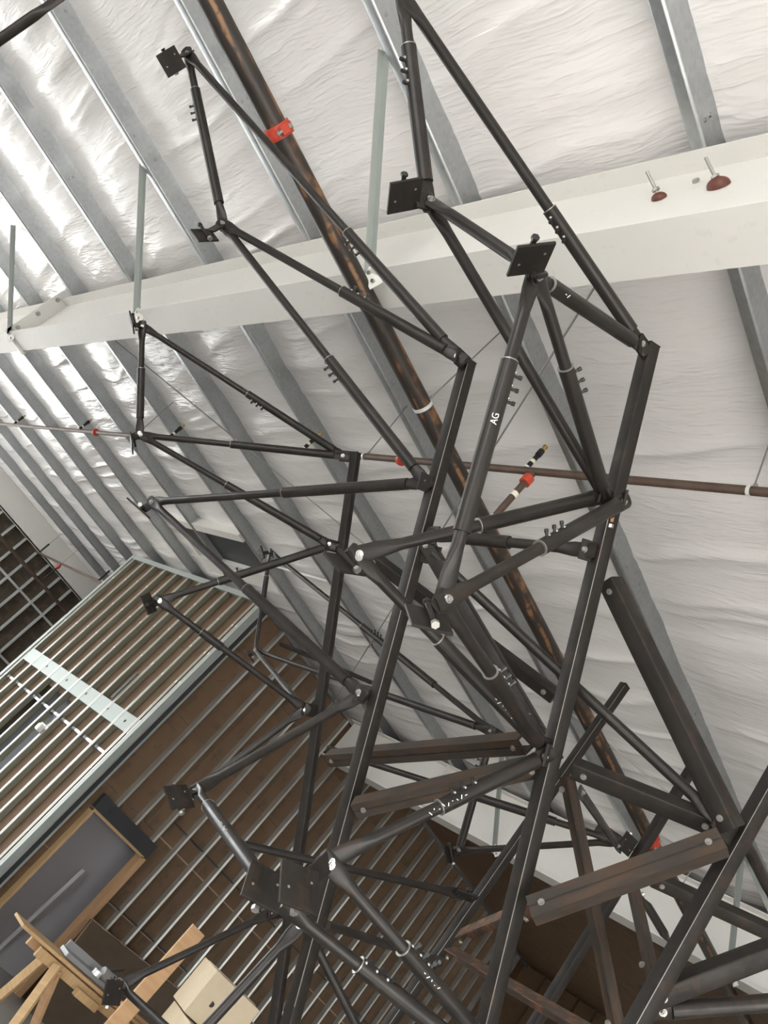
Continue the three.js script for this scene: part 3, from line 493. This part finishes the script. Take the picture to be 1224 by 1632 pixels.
const PLATES = [
 ["A", "N1", 0.557, 3.829, -2.063, 0.339, 0.885, 0.32, 0.785, -0.078, -0.615, 0.107],
 ["A", "N2", 0.771, 3.726, -1.596, 0.408, 0.823, 0.396, 0.697, -0.001, -0.717, 0.11],
 ["A", "N3", 1.29, 2.884, -1.569, 0.725, 0.525, 0.445, -0.101, -0.558, 0.824, 0.11],
 ["A", "N4", 1.252, 2.959, -1.968, 0.765, 0.643, -0.018, 0.278, -0.305, 0.911, 0.1],
 ["B", "T2", -0.099, 4.62, -4.088, -0.017, 0.97, 0.241, 0.999, 0.026, -0.035, 0.107],
 ["B", "N6", 0.576, 4.079, -3.713, 0.479, 0.873, 0.087, 0.508, -0.357, 0.784, 0.1],
 ["B", "N7", 1.497, 3.166, -4.077, 0.874, 0.062, 0.483, -0.454, -0.255, 0.854, 0.135],
 ["B", "N8", 2.006, 2.288, -2.861, 0.768, 0.636, -0.069, 0.397, -0.389, 0.832, 0.1],
 ["B", "N9", 1.699, 2.204, -1.857, 0.84, 0.266, 0.473, -0.107, -0.773, 0.626, 0.11],
 ["A", "N5", 1.666, 2.251, -1.72, 0.909, 0.346, 0.234, 0.089, -0.708, 0.701, 0.116],
 ["C", "T3", 0.984, 4.163, -5.243, 0.656, -0.009, -0.755, 0.641, -0.521, 0.563, 0.104],
 ["C", "N10", 1.533, 3.666, -5.118, 0.788, -0.273, -0.552, 0.349, -0.541, 0.765, 0.1],
 ["C", "N11", 2.107, 2.998, -4.487, 0.883, -0.353, 0.31, 0.467, 0.584, -0.664, 0.113],
 ["C", "N14", 2.936, 1.588, -3.529, 0.922, 0.365, -0.13, 0.383, -0.81, 0.444, 0.1],
 ["D", "T4", 3.297, 4.358, -6.243, 0.519, -0.1, -0.849, 0.711, -0.499, 0.495, 0.1],
 ["D", "N13", 3.797, 3.693, -6.048, 0.999, -0.028, -0.032, 0.023, -0.272, 0.962, 0.1],
 ["D", "N15", 4.149, 3.212, -3.486, 0.879, 0.421, -0.222, 0.465, -0.658, 0.592, 0.1],
 ["C", "N16", 3.699, 2.95, -2.87, 0.694, 0.369, 0.618, 0.707, -0.188, -0.682, 0.107],
 ["D", "S1", 4.175, 3.751, -2.576, 0.955, 0.117, 0.272, -0.151, 0.983, 0.108, 0.1]];
const RIB_NORMAL = {"A": [-0.318, -0.073, 0.945], "B": [-0.775, -0.477, 0.415], "C": [-0.729, -0.198, 0.655], "D": [-0.816, -0.578, -0.0], "G": [0, 0.2, 1], "E": [0, 0, 1], "F": [0, 0, 1]};

const CAM = camera.position;
const ribs = {
  A: thing('armature_rib', 'dark steel armature rib with the longest leaning column and chalk marked pipes', 'steel frame', v3(3.913, 0, -1.461), 'ribs of the steel armature'),
  B: thing('armature_rib', 'dark steel armature rib whose column stands between the longest and the thinnest columns', 'steel frame', v3(3.809, 0, -2.153), 'ribs of the steel armature'),
  C: thing('armature_rib', 'thin looking dark steel armature rib next to the brown stud wall', 'steel frame', v3(5.115, 0, -2.942), 'ribs of the steel armature'),
  D: thing('armature_rib', 'rearmost dark pipe frame of the armature, under the far purlins', 'steel frame', v3(4, 3, -4), 'ribs of the steel armature'),
  E: thing('square_post', 'upright square steel post with a free cut end, behind the longest leaning column', 'post', v3(3.926, 0, -2.979)),
  F: thing('square_post', 'upright brownish square steel post behind the rusty channel beam', 'post', v3(4.241, 0, -2.528)),
  G: thing('shoring_stand', 'upright post with rusty angle braces and channel beams propping the leaning columns', 'steel frame', v3(2.485, 0, -1.231)),
};
const ribN = Object.fromEntries(Object.entries(RIB_NORMAL).map(([k, n]) => [k, V(n).normalize()]));
const TM = [M.steel, M.rust, M.rustDark, M.rustHeavy];
const screwG = merge([rod(v3(0, 0, 0), v3(0, 0, 0.016), 0.0045, 8), rod(v3(0, 0, 0.012), v3(0, 0, 0.022), 0.0065, 8)]), weldG = metric(new THREE.SphereGeometry(0.0055, 8, 6));
function orient(o, dir) { o.quaternion.setFromUnitVectors(v3(0, 0, 1), dir); return o; }
function strut([rib, na, nb, s0, s1, sc, side, fa, fb], idx) {
  const a = V(NODES[na]), b = V(NODES[nb]), d = b.clone().sub(a), L = d.length(); d.normalize();
  const parent = ribs[rib], n = ribN[rib], [u, w] = frameFor(d, n), r = 0.0182;
  // slight standoff so that crossing paddles stack on their bolt
  const st = ((idx % 3) - 1) * 0.006, A = a.clone().addScaledVector(u, st);
  const ell = (k) => circ(1, 16).map(([x, y]) => [x * (r * (1 - k) + 0.0058 * k), y * (r * (1 - k) + 0.0262 * k)]);
  const rings = [], e = Math.min(0.25 * L, 0.11), endA = fa === 2 ? 0.15 : e, endB = fb === 2 ? 0.15 : e;
  if (fa) { rings.push({ s: -0.03, pts: ell(0.94).map(([x, y]) => [x, y * 0.8]) }, { s: -0.02, pts: ell(1) }, { s: endA * 0.45, pts: ell(1) }, { s: endA * 0.7, pts: ell(0.55) }, { s: endA, pts: ell(0) }); } else rings.push({ s: 0, pts: ell(0) });
  if (fb) { rings.push({ s: L - endB, pts: ell(0) }, { s: L - endB * 0.7, pts: ell(0.55) }, { s: L - endB * 0.45, pts: ell(1) }, { s: L + 0.02, pts: ell(1) }, { s: L + 0.03, pts: ell(0.94).map(([x, y]) => [x, y * 0.8]) }); } else rings.push({ s: L, pts: ell(0) });
  const m = part('pipe_strut', loft(A, d, u, w, rings, idx * 0.37), M.pipe, parent);
  if (s1 > s0) {
    const p = A.clone().addScaledVector(d, s0 * L), len = (s1 - s0) * L, open = s0 > 0.1 ? s0 : s1, sg = open === s0 ? 1 : -1;
    part('sleeve', loft(p, d, u, w, [{ s: 0, pts: circ(0.0240, 18) }, { s: len, pts: circ(0.0240, 18) }], idx * 0.21), M.pipe, m);
    part('sleeve_rim', ringG(A.clone().addScaledVector(d, open * L - sg * 0.0015), d, 0.0184, 0.0248, 0.003, 18), M.bareSteelAndGlint, m);
    if (sc) for (let i = 0; i < 3; i++) {
      const q = w.clone().multiplyScalar(-side).addScaledVector(u, 0.35).normalize(), c = A.clone().addScaledVector(d, sc * L + sg * (i - 0.5) * 0.038).addScaledVector(q, 0.0235);
      orient(shared('set_screw', screwG, M.black, m, c), q); shared('weld_bead', weldG, M.zinc, m, c.clone().addScaledVector(d, -0.011));
    }
  }
  const bolt = (c) => { const q = u.clone(); part('bolt', merge([hex(c.clone().addScaledVector(q, 0.006), q, 0.0088, 0.008), ringG(c.clone().addScaledVector(q, 0.005), q, 0.004, 0.0118, 0.0025, 14), rod(c.clone().addScaledVector(q, 0.013), c.clone().addScaledVector(q, 0.018), 0.0045, 8)]), M.zinc, m); };
  if (fa) bolt(A.clone().addScaledVector(d, 0.01)); if (fb) bolt(A.clone().addScaledVector(d, L - 0.01));
  return m;
}
const strutMesh = STRUTS.map(strut);
TUBES.forEach(([rib, name, ax, ay, az, bx, by, bz, tw, th, mi, hint, kind], idx) => {
  const a = v3(ax, ay, az), b = v3(bx, by, bz), d = b.clone().sub(a), L = d.length(); d.normalize();
  const look = CAM.clone().sub(a.clone().lerp(b, 0.3)).normalize(), [u0, w0] = frameFor(d, look), an = [0.80, 0.55, 0.25][hint] ?? 0.7, u = u0.clone().multiplyScalar(Math.cos(an)).addScaledVector(w0, Math.sin(an)), w = d.clone().cross(u);
  let pts;
  if (kind === 0) pts = rrect(tw, th, 0.006, 3);
  else if (kind === 1) { const t = 0.006; pts = [[-tw / 2, -th / 2], [tw / 2, -th / 2], [tw / 2, -th / 2 + t], [-tw / 2 + t, -th / 2 + t], [-tw / 2 + t, th / 2], [-tw / 2, th / 2]].map(([x, y]) => [y, x]).reverse(); }
  else { const t = 0.007, h = th; pts = [[h / 2, -tw / 2], [h / 2, -0.004], [h / 2 - 0.004, -0.002], [h / 2 - 0.004, 0.002], [h / 2, 0.004], [h / 2, tw / 2], [-h / 2, tw / 2], [-h / 2, tw / 2 - t], [h / 2 - t, tw / 2 - t], [h / 2 - t, -tw / 2 + t], [-h / 2, -tw / 2 + t], [-h / 2, -tw / 2]]; }
  const m = part(name, loft(a, d, u, w, [{ s: 0, pts }, { s: L, pts }], idx * 0.43), TM[mi], ribs[rib]);
  if (name === 'column' || name === 'post') {
    part('base_plate', obox(b.clone().add(v3(0, 0.006, 0)), v3(1, 0, 0), v3(0, 0, 1), 0.2, 0.2, 0.012, 0.002), M.steel, m);
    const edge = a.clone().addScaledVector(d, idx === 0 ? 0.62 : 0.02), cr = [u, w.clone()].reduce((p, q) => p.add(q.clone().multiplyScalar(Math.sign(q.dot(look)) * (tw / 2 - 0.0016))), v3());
    if (rib !== 'F' && rib !== 'C') part('edge_glint', loft(edge.add(cr), d, cr.clone().normalize(), d.clone().cross(cr).normalize(), [0, L * 0.5].map((q) => ({ s: q, pts: rrect(0.0016, 0.0022, 0.0006, 1) })), idx), M.bareSteelAndGlint, m, 'pale strip modelled as the highlight along the column corner');  // light caught on the rounded corner, modelled as a pale strip
    if (name === 'column') part('end_cap', obox(a.clone().addScaledVector(d, -0.002), u, w, 0.051, 0.051, 0.004, 0.001), M.steel, m);
  } else for (const [e, s] of [[a, 1], [b, -1]]) { const c = e.clone().addScaledVector(d, s * 0.04).addScaledVector(u, kind ? th / 2 : tw / 2); part('bolt', merge([hex(c, u, 0.0075, 0.008), ringG(c, u, 0.004, 0.0105, 0.0025, 12)]), M.bareSteelAndGlint, m); }
});
// gusset tabs where pipes meet the columns and the mounting plates at the free joints
for (const [rib, node, x, y, z, ux, uy, uz, vx, vy, vz, L] of PLATES) {
  const c = v3(x, y, z), u = v3(ux, uy, uz), w = v3(vx, vy, vz), n = u.clone().cross(w).normalize(), j = V(NODES[node]), rn = ribN[rib];
  const p = part('mounting_plate', obox(c, u, w, L, L, 0.009, 0.0015), M.steel, ribs[rib]);
  const s = Math.sign(j.clone().sub(c).dot(n)) || 1, N = n.clone().multiplyScalar(s), jd = j.clone().sub(c), len = jd.length(); jd.normalize();
  const gw = rn.clone().addScaledVector(jd, -rn.dot(jd)).normalize();
  const flat = j.clone().sub(c); flat.addScaledVector(n, -flat.dot(n)); const g0 = c.clone().addScaledVector(N, 0.006).addScaledVector(flat, flat.length() > 0.02 ? Math.min(1, 0.42 * L / flat.length()) : 0), g1 = j.clone().addScaledVector(jd, 0.022), gd = g1.clone().sub(g0); part('gusset', obox(g0.clone().lerp(g1, 0.5), gd.clone().normalize(), gd.clone().cross(gw).normalize(), gd.length(), 0.056, 0.009, 0.0015), M.steel, p);
  const pc = c.clone().addScaledVector(N, 0.018), pv = part('pivot_bolt', rod(pc.clone().addScaledVector(w, -0.06), pc.clone().addScaledVector(w, 0.055), 0.0075, 10), M.steel, p);
  part('nut', hex(pc.clone().addScaledVector(w, 0.05), w, 0.0115, 0.012), M.zinc, pv); part('bolt_head', hex(pc.clone().addScaledVector(w, -0.064), w, 0.0115, 0.009), M.black, pv);
  for (const [q, k] of [[-0.3, 0.1], [0.3, -0.18]]) part('hole', rod(c.clone().addScaledVector(u, q * L).addScaledVector(w, k * L).addScaledVector(N, -0.0047), c.clone().addScaledVector(u, q * L).addScaledVector(w, k * L).addScaledVector(N, -0.0052), 0.004, 8), M.bareSteelAndGlint, p);
}
for (const [rib, node, rusty] of [['A', 'TA', 0], ['A', 'JA', 0], ['A', 'JX', 1], ['A', 'KA', 1], ['A', 'KB', 0], ['A', 'MA', 0], ['B', 'MB', 1], ['B', 'TB', 0], ['B', 'JB', 0], ['B', 'LB', 1], ['B', 'BL', 1], ['C', 'TC', 0], ['C', 'JC', 0], ['C', 'PC', 0], ['C', 'CL', 0], ['G', 'RA', 1], ['D', 'Q1', 0], ['D', 'S1', 0], ['B', 'RB', 1]]) {
  const j = V(NODES[node]), n = ribN[rib], col = TUBES.find((t) => t[0] === (rib === 'D' ? 'E' : rib) && /column|post/.test(t[1])), a = v3(col[2], col[3], col[4]), b = v3(col[5], col[6], col[7]), d = b.clone().sub(a).normalize();
  const q = a.clone().addScaledVector(d, j.clone().sub(a).dot(d)), to = q.clone().sub(j), len = Math.min(to.length(), 0.12); to.normalize(); const w = d.clone();
  const t = part('gusset_tab', obox(j.clone().addScaledVector(to, len * 0.5 - 0.01), to, w, len + 0.04, 0.07, 0.009, 0.0015), M.steel, ribs[rib]);
  if (rusty) { part('rusty_clip', obox(j.clone().addScaledVector(to, len).addScaledVector(n, 0.012).addScaledVector(w, 0.02), w, to, 0.055, 0.022, 0.012, 0.003), M.tab, t, 'rust coloured welded clip'); part('bolt', hex(j.clone().addScaledVector(to, len).addScaledVector(n, 0.016).addScaledVector(w, 0.055), w, 0.009, 0.012), M.zinc, t); }
}
{ // chalk writing on the near pipe
  const font = await new FontLoader().loadAsync('fonts/droid/droid_sans_regular.typeface.json');
  const a = V(NODES.N2), b = V(NODES.N3), d = b.clone().sub(a).normalize(), k = 0.47, p = a.clone().lerp(b, k), look = CAM.clone().sub(p).normalize(), [u] = frameFor(d, look), up = d.clone().negate(), right = up.clone().cross(u).normalize();
  const g = metric(new TextGeometry('AG', { font, size: 0.018, depth: 0.0012, curveSegments: 3 })); g.center();
  g.applyMatrix4(new THREE.Matrix4().makeBasis(up, right.clone().negate(), u).setPosition(p.clone().addScaledVector(u, 0.0244)));
  part('chalk_mark', g, M.chalk, strutMesh[6], 'white chalk letters AG');
}

for (const [i, t0, n, len] of [[12, 0.42, 9, 0.012], [22, 0.42, 7, 0.011], [5, 0.62, 4, 0.009], [13, 0.6, 5, 0.01], [10, 0.72, 6, 0.012], [3, 0.2, 2, 0.012]]) {   // short white chalk strokes
  const [, na, nb] = STRUTS[i], a = V(NODES[na]), b = V(NODES[nb]), d = b.clone().sub(a), L = d.length(); d.normalize(); const g = [];
  for (let k = 0; k < n; k++) { const p = a.clone().addScaledVector(d, t0 * L + k * 0.016), look = CAM.clone().sub(p).normalize(), [u, w] = frameFor(d, look), tilt = d.clone().multiplyScalar(Math.cos(k * 2.1)).addScaledVector(w, Math.sin(k * 2.1)); g.push(obox(p.addScaledVector(u, 0.0238).addScaledVector(w, 0.004 * Math.sin(k * 3)), tilt, u.clone().cross(tilt), len * (0.6 + 0.4 * Math.sin(k * 1.7)), 0.0022, 0.0016)); }
  part('chalk_mark', merge(g), M.chalk, strutMesh[i], 'white chalk strokes');
}

// ---------------------------------------------------------------- things at the foot of the brown wall
{ // timber trestle bench
  const t = thing('timber_bench', 'pale timber trestle bench with crossed legs beside the doorway', 'bench', v3(6.3, 0, -7.7));
  const leg = (a, b, m = M.wood) => { const d = V(b).sub(V(a)), L = d.length(), c = V(a).add(V(b)).multiplyScalar(0.5); part('leg', obox(c, d.normalize(), v3(0.3, 0, 1), L, 0.09, 0.038, 0.003), m, t); };
  part('top_board', obox(v3(6.4, 1.01, -7.66), v3(1, 0, 0.13), v3(0.13, 0, -1), 2.6, 0.3, 0.03, 0.004), M.wood, t);
  part('rail', obox(v3(6.5, 0.93, -7.56), v3(1, 0, 0.13), v3(0, 1, 0), 2.2, 0.09, 0.038, 0.003), M.wood, t); part('rail', obox(v3(6.5, 0.93, -7.78), v3(1, 0, 0.13), v3(0, 1, 0), 2.2, 0.09, 0.038, 0.003), M.rawWood, t);
  for (const x of [5.6, 6.8]) { leg([x, 0.96, -7.58], [x - 0.12, 0, -7.2]); leg([x, 0.96, -7.8], [x + 0.1, 0, -8.15]); leg([x + 0.05, 0.93, -7.6], [x + 0.5, 0.1, -7.65], M.rawWood); }
  part('block', obox(v3(6.05, 0.9, -7.5), v3(1, 0, 0.1), v3(0, 1, 0), 0.3, 0.07, 0.06, 0.004), M.wood, t);
}
{
  const t = thing('chop_saw', 'grey metal mitre saw lying on the timber trestle bench', 'tool', v3(6.0, 1.03, -7.75));
  part('base', obox(v3(6.0, 1.055, -7.75), v3(1, 0, 0.13), v3(0.13, 0, -1), 0.62, 0.2, 0.05, 0.01), mat({ color: rgb(0.30, 0.30, 0.31), roughness: 0.45, metalness: 0.3 }), t); part('fence', obox(v3(6.0, 1.11, -7.83), v3(1, 0, 0.13), v3(0, 1, 0), 0.56, 0.08, 0.02, 0.004), M.grey, t);
  part('motor', rod(v3(6.12, 1.13, -7.68), v3(6.28, 1.13, -7.66), 0.055, 18), M.grey, t); part('hub', rod(v3(6.05, 1.08, -7.64), v3(6.05, 1.13, -7.64), 0.05, 18), M.galvBright, t); part('handle', rod(v3(6.2, 1.17, -7.7), v3(6.36, 1.25, -7.75), 0.016, 10), M.charcoal, t);
}
solo('timber_strip', obox(v3(6.95, 1.045, -7.56), v3(1, 0, 0.13), v3(0.22, 0, -1), 0.9, 0.05, 0.03, 0.003), M.rawWood, 'narrow reddish timber strip lying on the trestle bench beside the saw', 'timber');
{
  const t = thing('hardboard_sheet', 'dark brown hardboard sheet leaning against the studs on its long edge', 'board', v3(8.9, 0, -10.3));
  part('sheet', obox(v3(8.9, 0.6, -10.42), v3(1, 0.03, 0), v3(0, 1, -0.16), 2.44, 1.22, 0.012), M.board, t); part('pale_edge', obox(v3(7.68, 0.57, -10.415), v3(0, 1, -0.16), v3(0, 0, 1), 1.2, 0.02, 0.014), M.boardEdge, t); part('pale_edge', obox(v3(8.9, 1.212, -10.52), v3(1, 0.03, 0), v3(0, 0, 1), 2.44, 0.016, 0.01), M.boardEdge, t);
}
{ // stack of crates and boards
  const c = at2(6.35, 0, -6.2), boxes = [
    ['crate', 'large pale plywood crate at the foot of the stack beside the armature', 0, 0, 0, 0.95, 0.9, 0.8], ['crate', 'pale plywood crate in the middle of the stack beside the armature', 0.02, 0.9, 0.03, 0.85, 0.55, 0.7]];
  function at2(x, y, z) { return v3(x, y, z); }
  for (const [n, l, dx, y, dz, w, h, dd] of boxes) {
    const t = thing('plywood_crate', l, 'crate', v3(c.x + dx, y, c.z + dz), 'plywood crates'); const b = v3(c.x + dx, y + h / 2, c.z + dz), u = v3(0.94, 0, 0.34), w2 = v3(-0.34, 0, 0.94);
    part('body', obox(b, u, v3(0, 1, 0), w - 0.03, h - 0.01, dd - 0.03, 0.006), M.card, t); for (const s of [-1, 1]) part('batten', obox(b.clone().addScaledVector(w2, dd / 2).addScaledVector(v3(0, 1, 0), s * (h / 2 - 0.06)), u, v3(0, 1, 0), w, 0.09, 0.03, 0.003), M.rawWood, t); part('batten', obox(b.clone().addScaledVector(u, -w / 2 + 0.05).addScaledVector(w2, dd / 2 + 0.02), u, v3(0, 1, 0), 0.1, h - 0.02, 0.03, 0.003), M.rawWood, t);
  }
}
solo('upright_plank', obox(v3(5.98, 0.99, -6.88), v3(0.03, 1, 0), v3(1, 0, 0.3), 1.98, 0.16, 0.035, 0.003), M.rawWood, 'reddish upright plank standing behind the plywood crates', 'timber');
for (const [x, y, z, w, h, l] of [[6.25, 1.66, -6.35, 0.55, 0.4, 'pale cardboard box with two dark hand holes on top of the crates'], [6.78, 1.60, -6.02, 0.45, 0.3, 'pale cardboard box with a torn corner beside the one with hand holes']]) {
  const t = thing('cardboard_box', l, 'box', v3(x, y - h / 2, z), 'cardboard boxes on the crates'), u = v3(0.94, 0, 0.34); part('body', obox(v3(x, y, z), u, v3(0, 1, 0), w, h, 0.4, 0.006), M.card, t); part('flap', obox(v3(x, y + h / 2 + 0.004, z), u, v3(-0.34, 0, 0.94), w * 0.98, 0.18, 0.004), M.card, t);
  for (const s of [-0.06, 0.06]) part('hand_hole', rod(v3(x - 0.13 + s + 0.02, y + 0.04 + s, z + 0.155 + s * 0.3), v3(x - 0.13 + s, y + 0.04 + s, z + 0.165 + s * 0.3), 0.025, 10), M.dark, t);
}
renderer.render(scene, camera);
